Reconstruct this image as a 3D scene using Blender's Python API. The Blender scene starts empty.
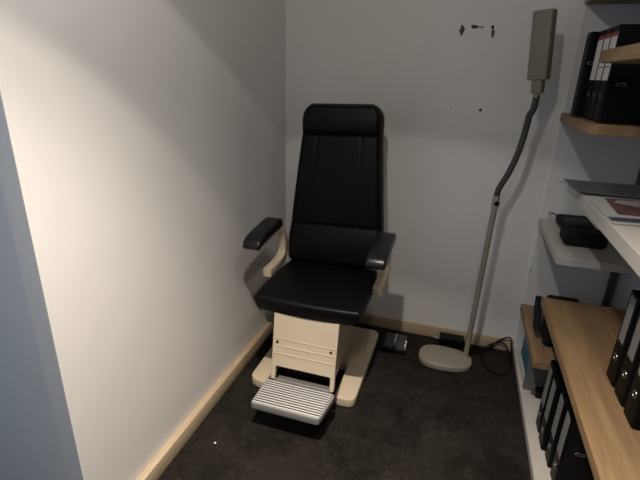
import bpy, bmesh, math, random
from mathutils import Vector, Matrix, noise
random.seed(7)
S = bpy.context.scene
COL = S.collection
PI = math.pi

# ------------------------------------------------------------------ materials
def mat(name, color, rough=.5, metal=0., spec=.5, alpha=1., bump=0., bscale=60., vary=0., vscale=6., coat=0.):
    m = bpy.data.materials.new(name); m.use_nodes = True
    nt = m.node_tree; b = nt.nodes['Principled BSDF']
    b.inputs['Base Color'].default_value = (*color, 1)
    b.inputs['Roughness'].default_value = rough
    b.inputs['Metallic'].default_value = metal
    b.inputs['Specular IOR Level'].default_value = spec
    b.inputs['Coat Weight'].default_value = coat
    b.inputs['Alpha'].default_value = alpha
    tc = nt.nodes.new('ShaderNodeTexCoord')
    if vary:
        n = nt.nodes.new('ShaderNodeTexNoise'); n.inputs['Scale'].default_value = vscale
        n.inputs['Detail'].default_value = 6
        nt.links.new(tc.outputs['Object'], n.inputs['Vector'])
        r = nt.nodes.new('ShaderNodeValToRGB')
        r.color_ramp.elements[0].position = .3; r.color_ramp.elements[1].position = .72
        r.color_ramp.elements[0].color = (*[c*(1-vary) for c in color], 1)
        r.color_ramp.elements[1].color = (*[min(1, c*(1+vary)) for c in color], 1)
        nt.links.new(n.outputs['Fac'], r.inputs['Fac'])
        nt.links.new(r.outputs['Color'], b.inputs['Base Color'])
    if bump:
        n2 = nt.nodes.new('ShaderNodeTexNoise'); n2.inputs['Scale'].default_value = bscale
        n2.inputs['Detail'].default_value = 4
        nt.links.new(tc.outputs['Object'], n2.inputs['Vector'])
        bp = nt.nodes.new('ShaderNodeBump'); bp.inputs['Strength'].default_value = bump
        bp.inputs['Distance'].default_value = .002
        nt.links.new(n2.outputs['Fac'], bp.inputs['Height'])
        nt.links.new(bp.outputs['Normal'], b.inputs['Normal'])
    return m

def wood(name, c1, c2, axis='Y', rough=.55, scale=1.0):
    m = bpy.data.materials.new(name); m.use_nodes = True
    nt = m.node_tree; b = nt.nodes['Principled BSDF']; b.inputs['Roughness'].default_value = rough
    b.inputs['Specular IOR Level'].default_value = .35
    tc = nt.nodes.new('ShaderNodeTexCoord'); mp = nt.nodes.new('ShaderNodeMapping')
    s = {'X': (1.2, 16, 16), 'Y': (16, 1.2, 16), 'Z': (16, 16, 1.2)}[axis]
    mp.inputs['Scale'].default_value = tuple(v*scale for v in s)
    nt.links.new(tc.outputs['Object'], mp.inputs['Vector'])
    n = nt.nodes.new('ShaderNodeTexNoise'); n.inputs['Scale'].default_value = 2.2
    n.inputs['Detail'].default_value = 9; n.inputs['Roughness'].default_value = .62; n.inputs['Distortion'].default_value = .6
    nt.links.new(mp.outputs['Vector'], n.inputs['Vector'])
    r = nt.nodes.new('ShaderNodeValToRGB')
    r.color_ramp.elements[0].position = .32; r.color_ramp.elements[1].position = .68
    r.color_ramp.elements[0].color = (*c1, 1); r.color_ramp.elements[1].color = (*c2, 1)
    nt.links.new(n.outputs['Fac'], r.inputs['Fac']); nt.links.new(r.outputs['Color'], b.inputs['Base Color'])
    return m

def floor_mat():
    m = bpy.data.materials.new('slate vinyl'); m.use_nodes = True
    nt = m.node_tree; b = nt.nodes['Principled BSDF']
    b.inputs['Specular IOR Level'].default_value = .10
    tc = nt.nodes.new('ShaderNodeTexCoord')
    n = nt.nodes.new('ShaderNodeTexNoise'); n.inputs['Scale'].default_value = 5; n.inputs['Detail'].default_value = 10
    n.inputs['Roughness'].default_value = .65; n.inputs['Distortion'].default_value = .8
    nt.links.new(tc.outputs['Object'], n.inputs['Vector'])
    r = nt.nodes.new('ShaderNodeValToRGB')
    r.color_ramp.elements[0].position = .34; r.color_ramp.elements[1].position = .75
    r.color_ramp.elements[0].color = (.0085, .0072, .006, 1); r.color_ramp.elements[1].color = (.028, .0235, .0195, 1)
    nt.links.new(n.outputs['Fac'], r.inputs['Fac'])
    v = nt.nodes.new('ShaderNodeTexNoise'); v.inputs['Scale'].default_value = 38; v.inputs['Detail'].default_value = 5
    nt.links.new(tc.outputs['Object'], v.inputs['Vector'])
    r2 = nt.nodes.new('ShaderNodeValToRGB')
    r2.color_ramp.elements[0].position = .5; r2.color_ramp.elements[1].position = .75
    r2.color_ramp.elements[0].color = (0, 0, 0, 1); r2.color_ramp.elements[1].color = (.024, .022, .020, 1)
    nt.links.new(v.outputs['Fac'], r2.inputs['Fac'])
    mx = nt.nodes.new('ShaderNodeMix'); mx.data_type = 'RGBA'; mx.blend_type = 'ADD'; mx.inputs[0].default_value = .5
    nt.links.new(r.outputs['Color'], mx.inputs[6]); nt.links.new(r2.outputs['Color'], mx.inputs[7])
    nt.links.new(mx.outputs[2], b.inputs['Base Color'])
    b.inputs['Roughness'].default_value = .62
    bp = nt.nodes.new('ShaderNodeBump'); bp.inputs['Strength'].default_value = .25; bp.inputs['Distance'].default_value = .002
    nt.links.new(v.outputs['Fac'], bp.inputs['Height']); nt.links.new(bp.outputs['Normal'], b.inputs['Normal'])
    return m

M = dict(
    wall=mat('white wall paint', (.76, .75, .735), .85, spec=.2, bump=.12, bscale=90, vary=.025, vscale=2.5),
    ceil=mat('ceiling paint', (.75, .75, .74), .9, spec=.1),
    floor=floor_mat(),
    pine=wood('pine baseboard', (.45, .345, .23), (.54, .435, .305), 'Y', .5),
    pinex=wood('pine baseboard across', (.45, .345, .23), (.54, .435, .305), 'X', .5),
    oak=wood('oak laminate', (.19, .118, .060), (.30, .20, .107), 'Y', .5),
    white=mat('white melamine', (.475, .455, .42), .45, spec=.4),
    panel=mat('white panel', (.72, .71, .695), .6, spec=.3),
    steel=mat('grey steel upright', (.10, .10, .10), .45, .6),
    leather=mat('black leather', (.0030, .0030, .0034), .44, spec=.16, bump=.10, bscale=260),
    rubber=mat('black arm pad', (.009, .009, .0095), .32, spec=.35, bump=.04, bscale=200),
    beige=mat('beige enamel', (.61, .515, .385), .38, spec=.45, vary=.03, vscale=4),
    alu=mat('ribbed aluminium', (.78, .78, .77), .42, .35, bump=.05, bscale=120),
    aluplate=mat('dull aluminium', (.34, .34, .335), .45, .4, bump=.08, bscale=60),
    hinge=mat('grey hinge metal', (.20, .19, .175), .5, .3),
    gcarton=mat('grey carton', (.13, .13, .13), .7),
    dark=mat('dark parts and cavity shade', (.012, .011, .010), .7),  # dark parts, and painted shade for the chair opening
    groove=mat('groove beige', (.36, .30, .22), .6),
    screw=mat('dark screw', (.03, .028, .025), .4, .5),
    lampc=mat('lamp beige plastic', (.27, .25, .205), .5, vary=.02),
    lamph=mat('lamp head olive beige', (.195, .175, .128), .5, vary=.03),
    gneck=mat('grey gooseneck', (.05, .05, .05), .5, spec=.3),
    collar=mat('grey collar', (.28, .27, .25), .5),
    black=mat('black plastic', (.004, .004, .004), .5, spec=.2),
    cable=mat('black cable', (.003, .003, .003), .6, spec=.15),
    binder=mat('black binder board', (.0032, .0032, .0036), .45, spec=.1, bump=.06, bscale=180),
    label=mat('white label', (.78, .755, .73), .7),
    glabel=mat('grey label', (.21, .205, .20), .6),
    red=mat('red band', (.33, .05, .045), .6),
    ink=mat('grey print', (.10, .10, .11), .7),
    paper=mat('paper', (.74, .72, .69), .8),
    magpaper=mat('magazine paper', (.40, .39, .375), .6),
    chrome=mat('chrome ring', (.30, .295, .285), .35, 1.),
    photo=mat('brown picture print', (.115, .062, .056), .5, vary=.35, vscale=9),
    skin=mat('pale picture print', (.36, .335, .32), .5),
    blue=mat('blue print', (.06, .065, .10), .5, vary=.9, vscale=90),
    folder=mat('grey translucent folder', (.115, .12, .13), .35, alpha=.8),
    sleeve=mat('clear plastic sleeve', (.40, .42, .43), .3, alpha=.28),
    nylon=mat('black nylon', (.006, .006, .007), .8, spec=.25, bump=.3, bscale=300),
    brass=mat('brass clip', (.50, .42, .26), .3, 1.),
    teal=mat('teal carton', (.035, .16, .22), .5),
    stain=mat('brown torn plaster', (.13, .075, .045), .9, vary=.6, vscale=80),
    hole=mat('screw hole', (.01, .009, .008), .9),
    speck=mat('white crumb', (.8, .78, .74), .8),
)

# ------------------------------------------------------------------ builders
def finish(name, bm, m, parent=None, smooth=True, angle=35):
    bm.normal_update()
    me = bpy.data.meshes.new(name)
    if parent is not None:
        off = Vector((0, 0, 0)); p = parent
        while p is not None:
            off += Vector(p.location); p = p.parent
        bmesh.ops.translate(bm, verts=bm.verts, vec=-off)
    bmesh.ops.recalc_face_normals(bm, faces=bm.faces)
    if smooth:
        lim = math.radians(angle)
        for f in bm.faces: f.smooth = True
        for e in bm.edges:
            if len(e.link_faces) == 2 and e.calc_face_angle(0) > lim: e.smooth = False
    bm.to_mesh(me); bm.free()
    o = bpy.data.objects.new(name, me); COL.objects.link(o)
    me.materials.append(m)
    if parent is not None: o.parent = parent
    return o

def box(bm, x0, x1, y0, y1, z0, z1, bev=0., seg=2, edges=None):
    r = bmesh.ops.create_cube(bm, size=1)
    vs = r['verts']
    for v in vs:
        v.co = Vector(((x0+x1)/2 + v.co.x*(x1-x0), (y0+y1)/2 + v.co.y*(y1-y0), (z0+z1)/2 + v.co.z*(z1-z0)))
    if bev:
        es = list({e for v in vs for e in v.link_edges})
        if edges: es = [e for e in es if edges(e)]
        rr = bmesh.ops.bevel(bm, geom=es, offset=bev, segments=seg, profile=.5, affect='EDGES')
    return bm

def prism(bm, pts, axis, a0, a1, bev=0., seg=2):
    """polygon in the plane normal to axis, extruded from a0 to a1"""
    def P(p, a):
        if axis == 'X': return (a, p[0], p[1])
        if axis == 'Y': return (p[0], a, p[1])
        return (p[0], p[1], a)
    A = [bm.verts.new(P(p, a0)) for p in pts]; B = [bm.verts.new(P(p, a1)) for p in pts]
    fs = [bm.faces.new(A), bm.faces.new(B[::-1])]
    n = len(pts)
    for i in range(n): fs.append(bm.faces.new((A[i], B[i], B[(i+1) % n], A[(i+1) % n])))
    bmesh.ops.recalc_face_normals(bm, faces=fs)
    if bev:
        es = list({e for f in fs[:2] for e in f.edges})
        bmesh.ops.bevel(bm, geom=es, offset=bev, segments=seg, profile=.5, affect='EDGES')
    return bm

def round_poly(pts, rad, n=6):
    out = []
    k = len(pts)
    for i in range(k):
        p = Vector(pts[i]); a = Vector(pts[i-1]); b = Vector(pts[(i+1) % k])
        r = rad[i] if isinstance(rad, (list, tuple)) else rad
        if r <= 0: out.append(tuple(p)); continue
        d1 = (a-p).normalized(); d2 = (b-p).normalized()
        ang = d1.angle(d2); t = r/math.tan(ang/2)
        p1 = p+d1*t; p2 = p+d2*t
        for j in range(n+1):
            u = j/n
            out.append(tuple(p1*(1-u)**2 + p*2*u*(1-u) + p2*u*u))
    return out

def catmull(pts, n=8):
    P = [Vector(p) for p in pts]; out = []
    for i in range(len(P)-1):
        p0 = P[max(i-1, 0)]; p1 = P[i]; p2 = P[i+1]; p3 = P[min(i+2, len(P)-1)]
        for j in range(n):
            t = j/n
            out.append(.5*((2*p1)+(-p0+p2)*t+(2*p0-5*p1+4*p2-p3)*t*t+(-p0+3*p1-3*p2+p3)*t**3))
    out.append(P[-1]); return out

def tube(bm, path, r, seg=12, closed=False):
    path = [Vector(p) for p in path]; n = len(path)
    rad = r if callable(r) else (lambda i: r)
    up = Vector((0, 0, 1)); rings = []; prev = None
    for i, p in enumerate(path):
        t = (path[min(i+1, n-1)]-path[max(i-1, 0)])
        if closed: t = path[(i+1) % n]-path[i-1]
        t.normalize()
        if prev is None:
            a = t.cross(Vector((0, 1, 0)) if abs(t.y) < .9 else Vector((1, 0, 0))).normalized()
        else:
            a = (prev-t*prev.dot(t)).normalized()
        prev = a; b = t.cross(a)
        rings.append([bm.verts.new(p+(a*math.cos(2*PI*k/seg)+b*math.sin(2*PI*k/seg))*rad(i)) for k in range(seg)])
    for i in range(n if closed else n-1):
        A = rings[i]; B = rings[(i+1) % n]
        for k in range(seg): bm.faces.new((A[k], A[(k+1) % seg], B[(k+1) % seg], B[k]))
    if not closed:
        bm.faces.new(rings[0][::-1]); bm.faces.new(rings[-1])
    return bm

def strap(bm, path, x0, x1, th, bev=.002):
    """flat bar of width x0..x1 following a path of (y, z), thickness th"""
    P = [Vector(p) for p in path]; n = len(P); L = []; R = []
    for i in range(n):
        t = (P[min(i+1, n-1)]-P[max(i-1, 0)]).normalized(); nn = Vector((-t.y, t.x))*(th(i/(n-1)) if callable(th) else th)/2
        L.append(P[i]+nn); R.append(P[i]-nn)
    poly = [tuple(v) for v in L]+[tuple(v) for v in reversed(R)]
    return prism(bm, poly, 'X', x0, x1, bev, 2)

def lathe(bm, c, prof, seg=24, axis='Z'):
    rings = []
    for r, h in prof:
        ring = []
        for k in range(seg):
            a = 2*PI*k/seg; x, y = r*math.cos(a), r*math.sin(a)
            if axis == 'Z': v = (c[0]+x, c[1]+y, c[2]+h)
            elif axis == 'Y': v = (c[0]+x, c[1]+h, c[2]+y)
            else: v = (c[0]+h, c[1]+x, c[2]+y)
            ring.append(bm.verts.new(v))
        rings.append(ring)
    for A, B in zip(rings, rings[1:]):
        for k in range(seg): bm.faces.new((A[k], A[(k+1) % seg], B[(k+1) % seg], B[k]))
    bm.faces.new(rings[0][::-1]); bm.faces.new(rings[-1]); return bm

def ring_bm(bm, c, R, r, axis='X', seg=20, sx=1., sy=1.):
    pts = []
    for k in range(seg):
        a = 2*PI*k/seg; u, v = R*math.cos(a)*sx, R*math.sin(a)*sy
        pts.append({'X': (c[0], c[1]+u, c[2]+v), 'Y': (c[0]+u, c[1], c[2]+v), 'Z': (c[0]+u, c[1]+v, c[2])}[axis])
    return tube(bm, pts, r, 8, closed=True)

def tag(o, label=None, cat=None, group=None, kind=None):
    if label: o['label'] = label
    if cat: o['category'] = cat
    if group: o['group'] = group
    if kind: o['kind'] = kind
    return o

def thing(name, loc, label, cat, group=None):
    o = bpy.data.objects.new(name, None); COL.objects.link(o); o.location = loc
    o.empty_display_size = .05
    return tag(o, label, cat, group)

def nb(): return bmesh.new()

# ------------------------------------------------------------------ room
LX, BY, RX, SX = -.985, 2.469, .90, .443      # left wall, back wall, right wall, shelf front plane
CEIL = 2.40
tag(finish('floor', box(nb(), -2.6, RX+.1, -2.0, BY+.1, -.06, 0), M['floor'], smooth=False), 'dark mottled slate vinyl floor', 'floor', kind='structure')
tag(finish('ceiling', box(nb(), -2.6, RX+.1, -1.2, BY+.1, CEIL, CEIL+.1), M['ceil'], smooth=False), 'white ceiling', 'ceiling', kind='structure')
wb = finish('wall_back', box(nb(), LX-.1, RX+.1, BY, BY+.1, 0, CEIL), M['wall'], smooth=False)
tag(wb, 'white painted back wall with paint scars and screw holes', 'wall', kind='structure')
# left wall: free end with a chamfered corner towards the camera
b = nb()
prism(b, [(LX, BY), (LX, .774), (-1.053, .778), (-2.6, .92), (-2.6, 1.1), (-1.12, 1.1), (-1.09, BY)], 'Z', 0, CEIL)
tag(finish('wall_left', b, M['wall'], smooth=False), 'white painted left wall lit by a ceiling spot', 'wall', kind='structure')
tag(finish('wall_right', box(nb(), RX, RX+.1, -1.0, BY, 0, CEIL), M['wall'], smooth=False), 'white painted right wall behind the shelves', 'wall', kind='structure')
# baseboards (top edge softly rounded)
b = nb(); box(b, LX, LX+.032, .79, BY, 0, .074, .003, 2)
tag(finish('baseboard_left', b, M['pine']), 'pale pine baseboard along the left wall', 'baseboard', kind='structure')
b = nb(); box(b, LX+.032, SX-.006, BY-.014, BY, 0, .074, .003, 2)
tag(finish('baseboard_back', b, M['pinex']), 'pale pine baseboard along the back wall', 'baseboard', kind='structure')
# white panel that lines the shelf niche on the back wall
b = nb(); box(b, SX, RX, BY-.012, BY, 0, CEIL, .0015, 1)
panel_trim = finish('trim_1', b, M['panel'])
tag(panel_trim, 'white lining panel behind the shelves', 'panel', kind='structure')
finish('screw_hole', lathe(nb(), (.4475, BY-.0132, .523), [(.0042, 0), (.004, .002)], 12, 'Y'), M['hole'], panel_trim)
# marks on the back wall
def blot(name, cx, cz, w, h, seed, m):
    w *= 1.35; h *= 1.25
    rnd = random.Random(seed); pts = []
    n = 22
    for k in range(n):
        a = 2*PI*k/n; r = .62+.55*rnd.random()
        pts.append((cx+math.cos(a)*w/2*r, cz+math.sin(a)*h/2*r))
    return finish(name, prism(nb(), pts, 'Y', BY-.0012, BY+.0005), m, wb, smooth=False)
blot('paint_scar', -.070, 1.706, .020, .036, 1, M['stain']); blot('paint_scar', -.071, 1.722, .010, .018, 8, M['stain'])
blot('paint_scar', -.010, 1.722, .034, .011, 2, M['stain']); blot('paint_scar', -.021, 1.726, .014, .010, 5, M['stain'])
blot('paint_scar', .020, 1.721, .008, .008, 3, M['stain'])
blot('paint_scar', .073, 1.697, .016, .032, 4, M['stain'])
finish('wall_plug', lathe(nb(), (-.076, BY-.001, 1.346), [(.0078, 0), (.0078, .002)], 14, 'Y'), M['speck'], wb)
for x, z, r in ((.068, 1.722, .0075), (-.076, 1.346, .0032), (.068, 1.343, .0075)):
    finish('screw_hole', lathe(nb(), (x, BY-.0012, z), [(r, 0), (r*.9, .0022)], 14, 'Y'), M['hole'], wb)

# ------------------------------------------------------------------ shelving
def shelf(x0, x1, y0, y1, ztop, th, m, label, cat='shelf', name='shelf', group=None):
    b = nb(); box(b, x0, x1, y0, y1, ztop-th, ztop, .0015, 1)
    return tag(finish(name, b, m, None), label, cat, group)
shelf(SX, RX, -.30, BY-.012, .035, .035, M['white'], 'low white board lying on the floor under all the shelving', name='bottom_board')
NA = 1.895
shelf(SX-.008, RX, NA, BY-.012, .318, .036, M['oak'], 'small oak shelf low down against the back wall, under the black bag', name='wooden_shelf')
shelf(SX-.008, RX, NA, BY-.012, .822, .034, M['white'], 'short white shelf holding the black camera pouch', name='white_shelf')
shelf(SX-.008, RX, NA, BY-.012, 1.349, .038, M['oak'], 'oak shelf carrying the upright binders with red-topped labels', name='wooden_shelf')
shelf(SX-.008, RX, NA, BY-.012, 1.848, .036, M['oak'], 'oak shelf at the very top right, above the red-labelled binders', name='wooden_shelf')
shelf(SX, RX, -.30, 2.048, .565, .036, M['oak'], 'wide oak shelf board like a desk, with three binders on it', name='wooden_desk')
shelf(SX, RX, -.30, 2.035, 1.110, .045, M['white'], 'white shelf with the magazine and grey folder on it', name='white_shelf')
shelf(SX-.033, RX, -.30, 1.85, 1.595, .040, M['oak'], 'nearer oak shelf board crossing in front of the red-labelled binders', name='wooden_shelf')
b = nb(); box(b, .818, .852, BY-.040, BY-.0125, .04, CEIL-.02, .002, 1)
tag(finish('shelf_upright', b, M['steel']), 'dark grey metal upright on the back wall under the white shelf', 'upright')

# ------------------------------------------------------------------ binders (spine faces -X)
def make_binder(loc, w=.078, h=.320, d=.285, label_mat='label', red=False, lab=(.13, .305), lines=0, slot=False, ringz=.085, text='', labw=.72, nolabel=False, slotx=.055, slotz=.123, ring='chrome'):
    x0, y0, z0 = loc                              # front spine face centre at the bottom
    t = thing('ring_binder', loc, text, 'binder')
    y1 = y0+w/2; y0_ = y0-w/2
    b = nb()
    pts = round_poly([(x0, y0_), (x0, y1), (x0+.02, y1), (x0+d, y1), (x0+d, y1-.003), (x0+.006, y1-.003), (x0+.006, y0_+.003), (x0+d, y0_+.003), (x0+d, y0_)],
                     [.010, .010, 0, 0, 0, 0, 0, 0, 0], 4)
    prism(b, pts, 'Z', z0+.001, z0+h, .0012, 1)
    finish('cover', b, M['binder'], t)
    b = nb(); box(b, x0+.020, x0+d-.02, y0_+.006, y1-.014, z0+.004, z0+h-.050)
    finish('pages', b, M['paper'], t)
    if not nolabel:
        lw = w*labw/2
        b = nb(); box(b, x0-.0012, x0+.001, y0-lw, y0+lw, z0+lab[0], z0+lab[1], .0004, 1)
        l = finish('label', b, M[label_mat], t)
        if red:
            b = nb(); box(b, x0-.0018, x0, y0-lw, y0+lw, z0+lab[1]-.015, z0+lab[1], .0003, 1)
            finish('red_band', b, M['red'], l)
        for k in range(lines):
            zz = z0+lab[0]+.045+k*.028
            b = nb(); box(b, x0-.0018, x0, y0-lw*.85, y0+lw*.85, zz, zz+.004)
            finish('printed_line', b, M['ink'], l)
    b = nb(); ring_bm(b, (x0-.0008, y0, z0+ringz), 0.0112, .0022)
    rg = finish('finger_ring', b, M[ring], t)
    b = nb(); lathe(b, (x0-.0012, y0, z0+ringz), [(.0098, 0), (.0098, .003)], 16, 'X'); finish('hole', b, M['hole'], rg)
    if slot:
        b = nb(); ring_bm(b, (x0+slotx, y0_-.0008, z0+slotz), .0065, .0016, 'Y', 20, 2.6 if slotx > .03 else 1.6, .8)
        finish('eyelet', b, M['chrome'], t)
    return t

TOPZ = 1.350
ys = [1.993, 2.088, 2.183, 2.285]
xs = [.474, .474, .474, .448]
txt = ['black binder nearest the front on the upper oak shelf, broad black cover showing',
       'middle one of the three red-labelled binders on the upper oak shelf',
       'red-labelled binder next to the unlabelled binder on the upper oak shelf',
       'unlabelled black binder on the upper oak shelf, nearest the back wall']
for k, y in enumerate(ys):
    make_binder((xs[k], y, TOPZ), .090, .335, .285, 'label', k < 3, (.150, .314), [1, 2, 0, 0][k], k in (0, 3), .095, txt[k], .82, nolabel=k > 2, slotx=[.045, 0, 0, .018][k], slotz=[.137, 0, 0, .215][k], ring='steel')
txt = ['farthest of the three black binders on the oak desk board, its grey label showing',
       'middle one of the three black binders standing on the oak desk board',
       'black binder nearest the camera on the oak desk board, cut by the picture edge']
for k, y in enumerate((1.468, 1.373, 1.278)):
    make_binder((.571, y, .565), .082, .320, .285, 'glabel', False, (.150, .31), 0, False, .092, txt[k], .52, nolabel=False)
txt = ['black binder deepest under the oak desk, beside the small carton',
       'black binder with a pale label, second under the oak desk',
       'black binder in the middle of the row under the oak desk',
       'black binder closest to the camera under the oak desk, steel eyelet on its cover']
for k, (x, y) in enumerate(((.488, 1.810), (.487, 1.712), (.500, 1.622), (.506, 1.525))):
    make_binder((x, y, .035), .082, .335, .285, 'glabel', False, (.13, .315), 0, k == 3, .075, txt[k], .66, slotz=.185)

# ------------------------------------------------------------------ things on the shelves
# black camera pouch
t = thing('camera_pouch', (.60, 2.10, .818), 'black nylon camera pouch with a brass clip on the short white shelf', 'pouch')
def lumpy(bm, amp=.006, f=22, zmin=.835):
    for v in bm.verts:
        if v.co.z > zmin: v.co += Vector((noise.noise(v.co*f), noise.noise(v.co*f+Vector((7, 3, 1))), .6*noise.noise(v.co*f+Vector((2, 9, 4)))))*amp
    return bm
b = nb(); box(b, .478, .645, 2.045, 2.17, .8225, .880, .018, 4); bmesh.ops.subdivide_edges(b, edges=[e for e in b.edges if e.calc_length() > .05], cuts=4, use_grid_fill=True)
finish('pouch_body', lumpy(b), M['nylon'], t)
b = nb(); box(b, .502, .645, 2.165, 2.43, .8225, .868, .018, 4); bmesh.ops.subdivide_edges(b, edges=[e for e in b.edges if e.calc_length() > .05], cuts=4, use_grid_fill=True)
finish('pouch_flap', lumpy(b), M['nylon'], t)
b = nb(); box(b, .515, .620, 2.20, 2.34, .866, .8735, .003, 2); finish('pocket_panel', b, M['black'], t)
b = nb(); tube(b, catmull([(.510, 2.40, .850), (.498, 2.41, .860), (.488, 2.415, .864), (.478, 2.42, .864)], 6), .003, 8)
finish('clip_strap', b, M['nylon'], t)
b = nb(); ring_bm(b, (.473, 2.425, .862), .009, .0026, 'X', 14, 1.6, 1.); finish('clip', b, M['brass'], t)

# sheets: helper for a slightly curved sheet
def sheet(bm, corners, z, th=.0012, lift=None, n=10):
    c = [Vector((*p, 0)) for p in corners]
    top = []; bot = []
    for i in range(n+1):
        ra = []; rb = []
        for j in range(n+1):
            u, v = i/n, j/n
            p = c[0]*(1-u)*(1-v)+c[1]*u*(1-v)+c[2]*u*v+c[3]*(1-u)*v
            zz = z+(lift(u, v) if lift else 0)
            ra.append(bm.verts.new((p.x, p.y, zz+th))); rb.append(bm.verts.new((p.x, p.y, zz)))
        top.append(ra); bot.append(rb)
    for i in range(n):
        for j in range(n):
            bm.faces.new((top[i][j], top[i+1][j], top[i+1][j+1], top[i][j+1]))
            bm.faces.new((bot[i][j], bot[i][j+1], bot[i+1][j+1], bot[i+1][j]))
    for i in range(n):
        bm.faces.new((top[i][0], bot[i][0], bot[i+1][0], top[i+1][0])); bm.faces.new((top[i][n], top[i+1][n], bot[i+1][n], bot[i][n]))
        bm.faces.new((top[0][i], top[0][i+1], bot[0][i+1], bot[0][i])); bm.faces.new((top[n][i], bot[n][i], bot[n][i+1], top[n][i+1]))
    return bm
FZ = 1.1105
t = thing('plastic_folder', (.56, 1.90, FZ), 'grey translucent plastic folder overhanging the white shelf behind the magazine', 'folder')
b = nb(); sheet(b, [(.425, 1.775), (.79, 1.79), (.80, 2.025), (.410, 1.985)], FZ+.006, .003, lambda u, v: .006*(1-u)**3)
finish('cover', b, M['folder'], t)
b = nb(); sheet(b, [(.405, 1.80), (.76, 1.80), (.77, 2.03), (.385, 1.955)], FZ+.001, .002, lambda u, v: .010*max(0, .14-u)*v*8)
finish('sleeve', b, M['sleeve'], t)
b = nb(); sheet(b, [(.46, 1.80), (.77, 1.80), (.77, 2.0), (.455, 1.97)], FZ+.0095, .001); finish('insert', b, M['folder'], t)
t = thing('magazine', (.56, 1.6, FZ), 'white magazine with a brown picture and a blue strip, on the white shelf', 'magazine')
b = nb(); sheet(b, [(.447, 1.425), (.70, 1.46), (.73, 1.768), (.446, 1.752)], FZ+.0015, .003); finish('cover', b, M['magpaper'], t)
b = nb(); sheet(b, [(.488, 1.53), (.72, 1.55), (.73, 1.756), (.500, 1.745)], FZ+.0046, .0005); pic = finish('picture', b, M['photo'], t)
b = nb(); prism(b, [(.515, 1.69), (.54, 1.728), (.70, 1.742), (.71, 1.585), (.62, 1.625), (.56, 1.662)], 'Z', FZ+.0050, FZ+.0056); finish('picture_figure', b, M['skin'], pic)
b = nb(); sheet(b, [(.449, 1.445), (.66, 1.47), (.67, 1.515), (.449, 1.492)], FZ+.0046, .0005); finish('blue_strip', b, M['blue'], t)

# black bag between the desk and the low oak shelf
t = thing('bag', (.62, 2.2, .318), 'black bag stuffed on the low oak shelf behind the desk board', 'bag')
b = nb(); box(b, .490, .625, 2.030, 2.18, .3185, .5287, .016, 4)
for v in b.verts: v.co += Vector((.008, .0, 0))*noise.noise(v.co*14)
finish('bag_body', b, M['nylon'], t)
b = nb(); box(b, .492, .540, 2.055, 2.125, .3185, .375, .018, 4)
for v in b.verts: v.co += Vector((.008, .006, 0))*noise.noise(v.co*14)
finish('side_pocket', b, M['nylon'], t)
b = nb(); prism(b, [(2.08, .36), (2.13, .36), (2.20, .43), (2.22, .490), (2.18, .498), (2.15, .44)], 'X', .450, .480, .005, 2)
finish('strap', b, M['nylon'], t)

# teal and white carton under the low shelf
t = thing('carton', (.52, 2.1, .035), 'small teal and white carton on the bottom board under the low oak shelf', 'carton')
b = nb(); box(b, .456, .545, 2.095, 2.30, .0355, .245, .002, 1); finish('carton_body', b, M['teal'], t)
b = nb(); box(b, .4555, .5455, 2.070, 2.0945, .0355, .245, .002, 1); finish('grey_end', b, M['gcarton'], t)
b = nb(); box(b, .4546, .4566, 2.096, 2.295, .0355, .105, .0004, 1); finish('white_side_panel', b, M['paper'], t)
# grey box and small charger beside it
t = thing('charger', (.54, 2.035, .035), 'small black charger with a silver plug in front of the carton', 'charger')
b = nb(); box(b, .505, .56, 2.015, 2.060, .0355, .075, .006, 2); finish('charger_body', b, M['black'], t)
b = nb(); lathe(b, (.505, 2.035, .055), [(.006, -.020), (.006, 0)], 12, 'X'); finish('plug', b, M['chrome'], t)
b = nb(); box(b, .565, .80, 2.09, 2.25, .0355, .19, .003, 1)
tag(finish('grey_box', b, M['gcarton']), 'plain grey box standing behind the teal carton', 'box')

# ------------------------------------------------------------------ examination chair
CX = -.550
chair = thing('examination_chair', (CX-.03, 1.95, 0), 'black leather examination chair with beige base and ribbed metal footrest', 'chair')
# floor base: U shaped plate with two rounded feet
bx0, bx1, by0, by1 = -.868, -.322, 1.682, 2.335
pts = round_poly([(bx0, by0+.005), (-.775, by0-.018), (-.775, 1.95), (-.422, 1.95), (-.422, by0), (bx1, by0), (bx1, by1), (bx0, by1)],
                 [.05, .02, .01, .01, .022, .045, .05, .05], 6)
finish('base', prism(nb(), pts, 'Z', .001, .050, .007, 3), M['beige'], chair)
# pedestal
b = nb(); box(b, -.705, -.450, 1.800, 2.22, .0505, .469, .012, 3)
finish('pedestal', b, M['beige'], chair)
# dark plate standing in for the shade in the opening under the panel
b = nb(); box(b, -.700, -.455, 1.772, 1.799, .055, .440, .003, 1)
finish('recess_shade', b, M['dark'], chair)
# front panel with two legs
PY0, PY1 = 1.617, 1.639
pl, pr = -.7000, -.3990
def slant(z): return -(.47-z)*.15          # the leg rest leans forward towards its foot
b = nb()
pts = round_poly([(pl, .512), (pr, .512), (pr, .165), (pr-.018, .165), (pr-.020, .232), (pl+.020, .232), (pl+.018, .165), (pl, .165)],
                 [.004, .004, .003, .003, .004, .004, .003, .003], 3)
prism(b, pts, 'Y', PY0, PY1, .0015, 1)
for v in b.verts: v.co.y += slant(v.co.z)
panel = finish('front_panel', b, M['beige'], chair)
for z in (.368, .333, .296):
    b = nb(); box(b, pl+.012, pr-.004, PY0-.0022, PY0+.001, z-.0022, z+.0022, .0010, 2)
    for v in b.verts: v.co.y += slant(v.co.z)
    finish('raised_rib', b, M['beige'], panel)
for x, z in ((pl+.022, .351), (pr-.026, .351)):
    b = nb(); lathe(b, (x, PY0-.003, z), [(.004, 0), (.0058, .0008), (.006, .004)], 14, 'Y')
    for v in b.verts: v.co.y += slant(v.co.z)
    finish('screw', b, M['screw'], panel)
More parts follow.
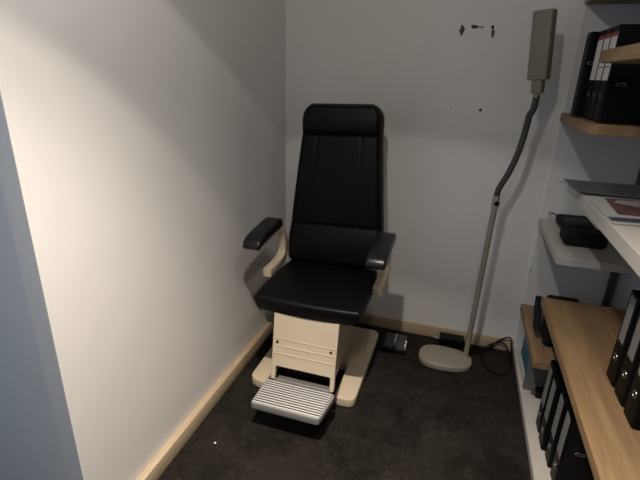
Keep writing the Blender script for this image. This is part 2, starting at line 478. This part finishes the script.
# footrest: ribbed aluminium plate, wider at the back
fx0, fx1f, fx1b, fy0, fy1, fz = -.723, -.404, -.390, 1.405, 1.572, .155
def fxr(y): return fx1f+(fx1b-fx1f)*(y-fy0)/(fy1-fy0)
b = nb()
pts = round_poly([(fx0, fy0), (fx1f-.006, fy0-.004), (fx1b, fy1-.015), (fx1b-.004, fy1), (fx0+.006, fy1), (fx0, fy1-.03)], [.008, .024, .006, .003, .008, .006], 5)
prism(b, pts, 'Z', fz-.032, fz, .002, 2)
foot = finish('footrest', b, M['aluplate'], chair)
nr = 11
for k in range(nr):
    y = fy0+.010+k*(fy1-fy0-.018)/(nr-1)
    b = nb(); box(b, fx0+.005, fxr(y)-.010, y-.0037, y+.0037, fz-.001, fz+.003, .0008, 2)
    finish('tread_rib', b, M['alu'], foot)
b = nb()
for k in range(nr-1):
    y = fy0+.010+(k+.5)*(fy1-fy0-.018)/(nr-1)
    box(b, fx0+.005, fxr(y)-.010, y-.0050, y+.0050, fz-.0005, fz+.0012)
finish('gap_inlay', b, M['dark'], foot)  # dark strips filling the gaps between the tread ribs
HY = PY0+slant(.165)
b = nb(); box(b, pl+.022, pr-.022, fy1+.001, HY+.045, .150, .156, .001, 1)
finish('hinge_plate', b, M['hinge'], chair)
b = nb(); tube(b, [(pl+.009, HY+.010, .158), (pr-.009, HY+.010, .158)], .008, 12); finish('hinge_bar', b, M['hinge'], chair)

# seat cushion: crowned pad with soft edges
def pad_grid(outline, nu, nv, front, back):
    """closed cushion: outline(u,v)->(a,b) in plane; front/back height functions"""
    bm = nb(); F = []; B = []
    for i in range(nu+1):
        fr = []; br = []
        for j in range(nv+1):
            u, v = i/nu, j/nv
            fr.append(bm.verts.new(front(u, v))); br.append(bm.verts.new(back(u, v)))
        F.append(fr); B.append(br)
    for i in range(nu):
        for j in range(nv):
            bm.faces.new((F[i][j], F[i+1][j], F[i+1][j+1], F[i][j+1])); bm.faces.new((B[i][j], B[i][j+1], B[i+1][j+1], B[i+1][j]))
    for i in range(nu):
        bm.faces.new((F[i][0], B[i][0], B[i+1][0], F[i+1][0])); bm.faces.new((F[i][nv], F[i+1][nv], B[i+1][nv], B[i][nv]))
    for j in range(nv):
        bm.faces.new((F[0][j], F[0][j+1], B[0][j+1], B[0][j])); bm.faces.new((F[nu][j], B[nu][j], B[nu][j+1], F[nu][j+1]))
    return bm
def edge_fall(d, r):
    """quarter-round from 0 at the edge to 1 at distance r"""
    if d >= r: return 1.
    q = 1-d/r
    return math.sqrt(max(0, 1-q*q))
sxc, sw, sy0, sy1 = -.554, .259, 1.598, 2.090
SZ = .542
def squircle(u, v, rad=.10):
    """square parameter -> rounded square, -1..1"""
    a, b_ = 2*u-1, 2*v-1
    k = 1-rad*(a*a*b_*b_)
    return a*k, b_*k
def seat_xy(u, v, g=1.):
    a, c = squircle(u, v, .06)
    wide = sw*(1-.05*(c+1)/2)
    return sxc+a*wide*g, (sy0+sy1)/2+c*(sy1-sy0)/2*g
def seat_top(u, v):
    x, y = seat_xy(u, v)
    du = min(u, 1-u)*2*sw; dv = min(v, 1-v)*(sy1-sy0)
    h = SZ+.020*edge_fall(min(du, dv), .017)+.008*math.sin(PI*u)*math.sin(PI*v)
    return (x, y, h)
def seat_mid(u, v):
    x, y = seat_xy(u, v, 1.)
    x = sxc+(x-sxc)*(1-.016/sw); y = (sy0+sy1)/2+(y-(sy0+sy1)/2)*(1-.016/.25)
    return (x, y, SZ-.054)
def warp(n):   # concentrate samples near the edges
    return [.5-.5*math.cos(PI*i/n) for i in range(n+1)]
W = warp(40)
seat = finish('seat', pad_grid(None, 40, 40, lambda u, v: seat_top(W[round(u*40)], W[round(v*40)]), lambda u, v: seat_mid(W[round(u*40)], W[round(v*40)])), M['leather'], chair, angle=60)
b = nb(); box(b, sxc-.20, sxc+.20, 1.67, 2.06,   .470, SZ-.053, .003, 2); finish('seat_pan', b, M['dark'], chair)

# backrest, built flat (x across, z up along the back, y depth) then leaned
bh = .815
def half_w(s):      # s 0..1 from bottom to top
    w = .252 - .046*min(1, max(0, (s-.16)/.66))
    if s > .905: w -= .075*(1-math.sqrt(max(0, 1-((s-.905)/.095)**2)))
    if s < .05: w -= .030*(1-math.sqrt(max(0, 1-((.05-s)/.05)**2)))
    return w
NU, NV = 72, 110
WU, WV = warp(NU), [(.5-.5*math.cos(PI*i/NV))*.55+i/NV*.45 for i in range(NV+1)]
def dent(x, c, w, d): return d*math.exp(-((x-c)/w)**2)
def bk_front(u, v):
    a = 2*u-1; w = half_w(v); x = a*w
    dx = (1-abs(a))*w; dz = min(v, 1-v)*bh
    if v > .815:   # headrest roll
        q = (v-.815)/.185; th = .086+.012*math.sin(PI*min(1, q*1.05)**.8)
    elif v < .255: # lumbar roll
        q = v/.255; th = .082+.016*math.sin(PI*q)**.8
    else:
        q = (v-.255)/.56; th = .082+.008*math.sin(PI*q)
    th -= dent(v, .815, .009, .012) + dent(v, .258, .005, .007)
    if v < .805:
        xs = .130-.030*max(0, v-.2)
        th -= dent(abs(x), xs, .0040, .0042)
    f = edge_fall(min(dx, dz*1.1), .034)
    return (x, -(.022+(th-.022)*f), v*bh)
def bk_back(u, v):
    a = 2*u-1; w = half_w(v)*.985
    return (a*w, .0, v*bh)
LEAN = math.radians(11); TILT = math.radians(-1.8)
Rb = Matrix.Rotation(TILT, 4, 'Y') @ Matrix.Rotation(-LEAN, 4, 'X')
ORG = Vector((-.554, 2.101, .552))
def put(bm):
    bmesh.ops.transform(bm, matrix=Matrix.Translation(ORG) @ Rb, verts=bm.verts); return bm
bm_ = pad_grid(None, NU, NV, lambda u, v: bk_front(WU[round(u*NU)], WV[round(v*NV)]), lambda u, v: bk_back(WU[round(u*NU)], WV[round(v*NV)]))
back = finish('backrest', put(bm_), M['leather'], chair, angle=60)
# stitched piping across the lumbar seam
b = nb(); tube(b, [(x, -.0755-.001, .256*bh+.006) for x in [i*.02-.20 for i in range(21)]], .0016, 6)
finish('stitched_seam', put(b), M['leather'], back)
b = nb(); box(b, -.19, .19, .0005, .022, .03, bh-.06, .006, 2); finish('back_shell', put(b), M['beige'], chair)
b = nb(); box(b, -.06, .06, .0225, .05, -.08, .30, .006, 2); finish('back_bracket', put(b), M['dark'], chair)

# armrests
def arm(xc, dz=0., y_f=1.700, y_b=1.985):
    # pad: profile in (y,z), front end rolled down, extruded across
    prof = [(y_b, .755), (y_b+.006, .777), (y_b-.004, .798), (y_b-.03, .804), (1.87, .797), (1.79, .789), (1.745, .781), (1.715, .768), (y_f, .746), (y_f+.003, .730), (y_f+.022, .729), (1.765, .741), (1.83, .748)]
    prof = [(p.x, p.y+dz) for p in catmull([(*q, 0) for q in prof]+[(*prof[0], 0)], 4)[:-1]]
    b = nb(); prism(b, prof, 'X', xc-.043, xc+.043, .011, 4)
    pad = finish('armrest', b, M['rubber'], chair)
    side = 1 if xc > CX else -1
    path = [(1.76, .736), (1.86, .742), (1.96, .742), (2.005, .735), (2.030, .715), (2.048, .680), (2.056, .630), (2.050, .592), (2.020, .570), (1.975, .560), (1.91, .558), (1.845, .558)]
    path = [(p.x, p.y+dz*.5) for p in catmull([(*q, 0) for q in path], 4)]
    b = nb(); strap(b, path, *((xc-.006, xc+.036) if side < 0 else (xc-.026, xc+.018)), lambda t: .012+.030*min(1, max(0, (t-.25)/.3)), .002)
    s = finish('arm_support', b, M['beige'], chair)
    b = nb(); box(b, min(xc-side*.03, xc-side*.10), max(xc-side*.03, xc-side*.10), 1.86, 1.94, .500, .520, .002, 1)
    finish('arm_bracket', b, M['beige'], s)
arm(-.850, .006); arm(-.277, .004)
# small dark height knob under the seat
b = nb(); lathe(b, (-.745, 1.74, .450), [(.012, -.03), (.018, -.026), (.018, -.005), (.010, 0), (.008, .07)], 16, 'X'); finish('height_knob', b, M['dark'], chair)

# ------------------------------------------------------------------ foot pedal behind the chair
t = thing('foot_pedal', (-.21, 2.27, 0), 'small black foot pedal with metal treads on the floor behind the chair', 'pedal')
b = nb(); box(b, -.285, -.150, 2.205, 2.345, .0005, .022, .006, 2); finish('pedal_base', b, M['black'], t)
b = nb(); prism(b, [(2.212, .022), (2.335, .022), (2.335, .050), (2.212, .032)], 'X', -.280, -.222, .003, 2); finish('tread', b, M['steel'], t)
b = nb(); prism(b, [(2.212, .022), (2.335, .022), (2.335, .050), (2.212, .032)], 'X', -.214, -.156, .003, 2); finish('tread', b, M['steel'], t)
for y in (2.225, 2.262):
    b = nb(); box(b, -.160, -.150, y, y+.020, .020, .052, .002, 1); finish('metal_tab', b, M['alu'], t)
b = nb(); box(b, -.222, -.214, 2.25, 2.34, .022, .052, .002, 1); finish('divider', b, M['alu'], t)

# ------------------------------------------------------------------ floor lamp
lamp = thing('floor_lamp', (.18, 2.25, 0), 'beige standing examination lamp with oval base and grey gooseneck by the back wall', 'lamp')
def superell(cx, cy, a, b_, n=2.5, k=48, skew=0.):
    pts = []
    for i in range(k):
        t_ = 2*PI*i/k; c, s = math.cos(t_), math.sin(t_)
        x = math.copysign(abs(c)**(2/n), c)*a; y = math.copysign(abs(s)**(2/n), s)*b_
        y *= 1-.10*x/a
        pts.append((cx+x, cy+y))
    return pts
b = nb(); prism(b, superell(.069, 2.224, .144, .098), 'Z', .0005, .040, .011, 4)
finish('base', b, M['lampc'], lamp)
b = nb(); tube(b, [(.176, 2.25, .034), (.194, 2.25, .905)], .0135, 18); finish('pole', b, M['lampc'], lamp)
b = nb(); lathe(b, (.176, 2.25, .034), [(.020, 0), (.020, .008), (.015, .014)], 20); finish('pole_collar', b, M['lampc'], lamp)
b = nb(); tube(b, [(.1935, 2.25, .905), (.1945, 2.25, .965)], .0165, 18); finish('top_collar', b, M['collar'], lamp)
b = nb(); lathe(b, (.199, 2.2365, .930), [(.010, -.005), (.0135, 0), (.0135, .006)], 14, 'Y'); finish('lock_knob', b, M['black'], lamp)
gp = catmull([(.1945, 2.25, .962), (.197, 2.25, .992), (.206, 2.25, 1.020), (.231, 2.25, 1.085), (.252, 2.25, 1.165), (.264, 2.25, 1.24), (.2705, 2.25, 1.318), (.273, 2.25, 1.345), (.284, 2.25, 1.372), (.287, 2.25, 1.430)], 10)
b = nb(); tube(b, gp, lambda i: .0138+.0010*(i % 2), 14)
finish('gooseneck', b, M['gneck'], lamp)
b = nb(); tube(b, [(.284, 2.25, 1.422), (.287, 2.25, 1.452)], .0150, 16); finish('neck_collar', b, M['collar'], lamp)
Rh = Matrix.Translation((.2865, 2.25, 1.445)) @ Matrix.Rotation(math.radians(-4.8), 4, 'Y') @ Matrix.Rotation(math.radians(-27), 4, 'Z')
def hd(bm): bmesh.ops.transform(bm, matrix=Rh, verts=bm.verts); return bm
b = nb(); box(b, -.023, .023, -.021, .021, -.006, .060, .006, 3); head_n = finish('head_neck', hd(b), M['lamph'], lamp)
b = nb()
prism(b, round_poly([(-.038, -.032), (.038, -.032), (.041, -.024), (.039, .030), (-.039, .030), (-.041, -.024)], [.006, .006, .004, .008, .008, .004], 3), 'Z', .050, .322, .004, 3)
finish('lamp_head', hd(b), M['lamph'], lamp)
b = nb(); box(b, -.020, .020, .0285, .0335, .09, .31, .003, 2); finish('lens_window', hd(b), M['label'], lamp)

# power adapter behind the lamp, with its cords
t = thing('power_adapter', (.10, 2.41, 0), 'black power adapter with looped black cord on the floor behind the lamp', 'adapter')
b = nb(); box(b, .025, .165, 2.375, 2.438, .001, .062, .008, 3); finish('adapter_body', b, M['black'], t)
b = nb(); lathe(b, (.025, 2.405, .034), [(.0065, -.032), (.0065, -.006), (.009, -.004), (.009, 0)], 14, 'X'); finish('plug', b, M['collar'], t)
b = nb()
tube(b, catmull([(.165, 2.41, .030), (.22, 2.405, .010), (.29, 2.41, .012), (.325, 2.425, .045), (.375, 2.44, .085), (.41, 2.43, .105), (.420, 2.405, .090), (.424, 2.36, .030), (.420, 2.30, .006), (.40, 2.22, .006), (.34, 2.20, .006), (.285, 2.25, .006), (.262, 2.33, .006), (.275, 2.39, .008), (.30, 2.425, .03), (.345, 2.435, .055), (.385, 2.43, .062), (.412, 2.40, .03), (.410, 2.34, .008)], 8), .0042, 8)
finish('cord', b, M['cable'], t)
b = nb(); tube(b, catmull([(.165, 2.40, .02), (.205, 2.36, .006), (.255, 2.375, .006), (.300, 2.405, .02), (.33, 2.42, .045)], 8), .0042, 8); finish('cord', b, M['cable'], t)
b = nb(); tube(b, catmull([(.025, 2.39, .012), (-.005, 2.37, .006), (-.004, 2.33, .005), (.03, 2.335, .005)], 8), .0035, 8); finish('cord', b, M['cable'], t)

# crumb on the floor
b = nb(); bmesh.ops.create_icosphere(b, subdivisions=2, radius=.0048)
for v in b.verts: v.co = Vector((v.co.x*1.1, v.co.y, v.co.z*.6))*(1+.25*noise.noise(v.co*300)) + Vector((-.836, 1.285, .0038))
tag(finish('paper_crumb', b, M['speck']), 'tiny white crumb on the dark floor near the left baseboard', 'crumb')

# ------------------------------------------------------------------ camera
R = Matrix(((0.95310, -0.13100, 0.27400), (0.30300, 0.32800, -0.89500), (0.02800, 0.93500, 0.35300)))
def cam_matrix(yaw, p, r):
    cy, sy, cp, sp, cr, sr = math.cos(yaw), math.sin(yaw), math.cos(p), math.sin(p), math.cos(r), math.sin(r)
    right = Vector((cy, -sy, 0)); f0 = Vector((sy, cy, 0)); u0 = Vector((0, 0, 1))
    fwd = f0*cp-u0*sp; up = u0*cp+f0*sp
    r2 = right*cr+up*sr; u2 = up*cr-right*sr
    m = Matrix((r2, u2, -fwd)).transposed().to_4x4(); m.translation = (0, 0, 1.5); return m
cd = bpy.data.cameras.new('camera'); cam = bpy.data.objects.new('camera', cd); COL.objects.link(cam)
cd.sensor_width = 36; cd.lens = 445.64/640*36; cd.clip_start = .02
cam.matrix_world = cam_matrix(-0.29743866, 0.36033583, 0.02946797)
S.camera = cam

# ------------------------------------------------------------------ light
def light(kind, name, loc, energy, color, **kw):
    d = bpy.data.lights.new(name, kind); d.energy = energy; d.color = color
    for k, v in kw.items(): setattr(d, k, v)
    o = bpy.data.objects.new(name, d); COL.objects.link(o); o.location = loc; return o
LP = Vector((-.30, .60, 2.385))
light('SPOT', 'ceiling_spot_beam', LP, 31, (1., .875, .74), spot_size=math.radians(87), spot_blend=.14, shadow_soft_size=.025)
light('SPOT', 'ceiling_spot_centre', LP, 255, (1., .87, .735), spot_size=math.radians(82), spot_blend=1.0, shadow_soft_size=.025)
light('SPOT', 'ceiling_spot_spill', LP, 15, (1., .935, .87), spot_size=math.radians(117), spot_blend=.06, shadow_soft_size=.025)
light('POINT', 'ceiling_spot_glow', LP, 17, (1., .935, .87), shadow_soft_size=.03)
light('SPOT', 'back_wall_fill_spot', (.15, .90, 2.385), 20, (1., .935, .87), spot_size=math.radians(110), spot_blend=.4, shadow_soft_size=.05)  # added unseen spot that lifts the back wall
light('POINT', 'rear_fill_light', (-.7, -1.1, 2.0), 3, (1., .95, .90), shadow_soft_size=.12)  # added unseen fill from behind the camera
day = light('AREA', 'room_daylight', (-1.9, -.7, 1.5), 5.4, (.40, .66, 1.), shape='RECTANGLE', size=.8, size_y=1.2)
day.rotation_euler = (Vector((-1.35, .8, 1.0))-Vector(day.location)).to_track_quat('-Z', 'Y').to_euler()
w = bpy.data.worlds.new('world'); S.world = w; w.use_nodes = True
w.node_tree.nodes['Background'].inputs[0].default_value = (.82, .90, 1., 1)
w.node_tree.nodes['Background'].inputs[1].default_value = .085

S.view_settings.view_transform = 'Standard'; S.view_settings.look = 'None'
S.view_settings.gamma = 1; S.view_settings.use_curve_mapping = False; S.view_settings.exposure = .03
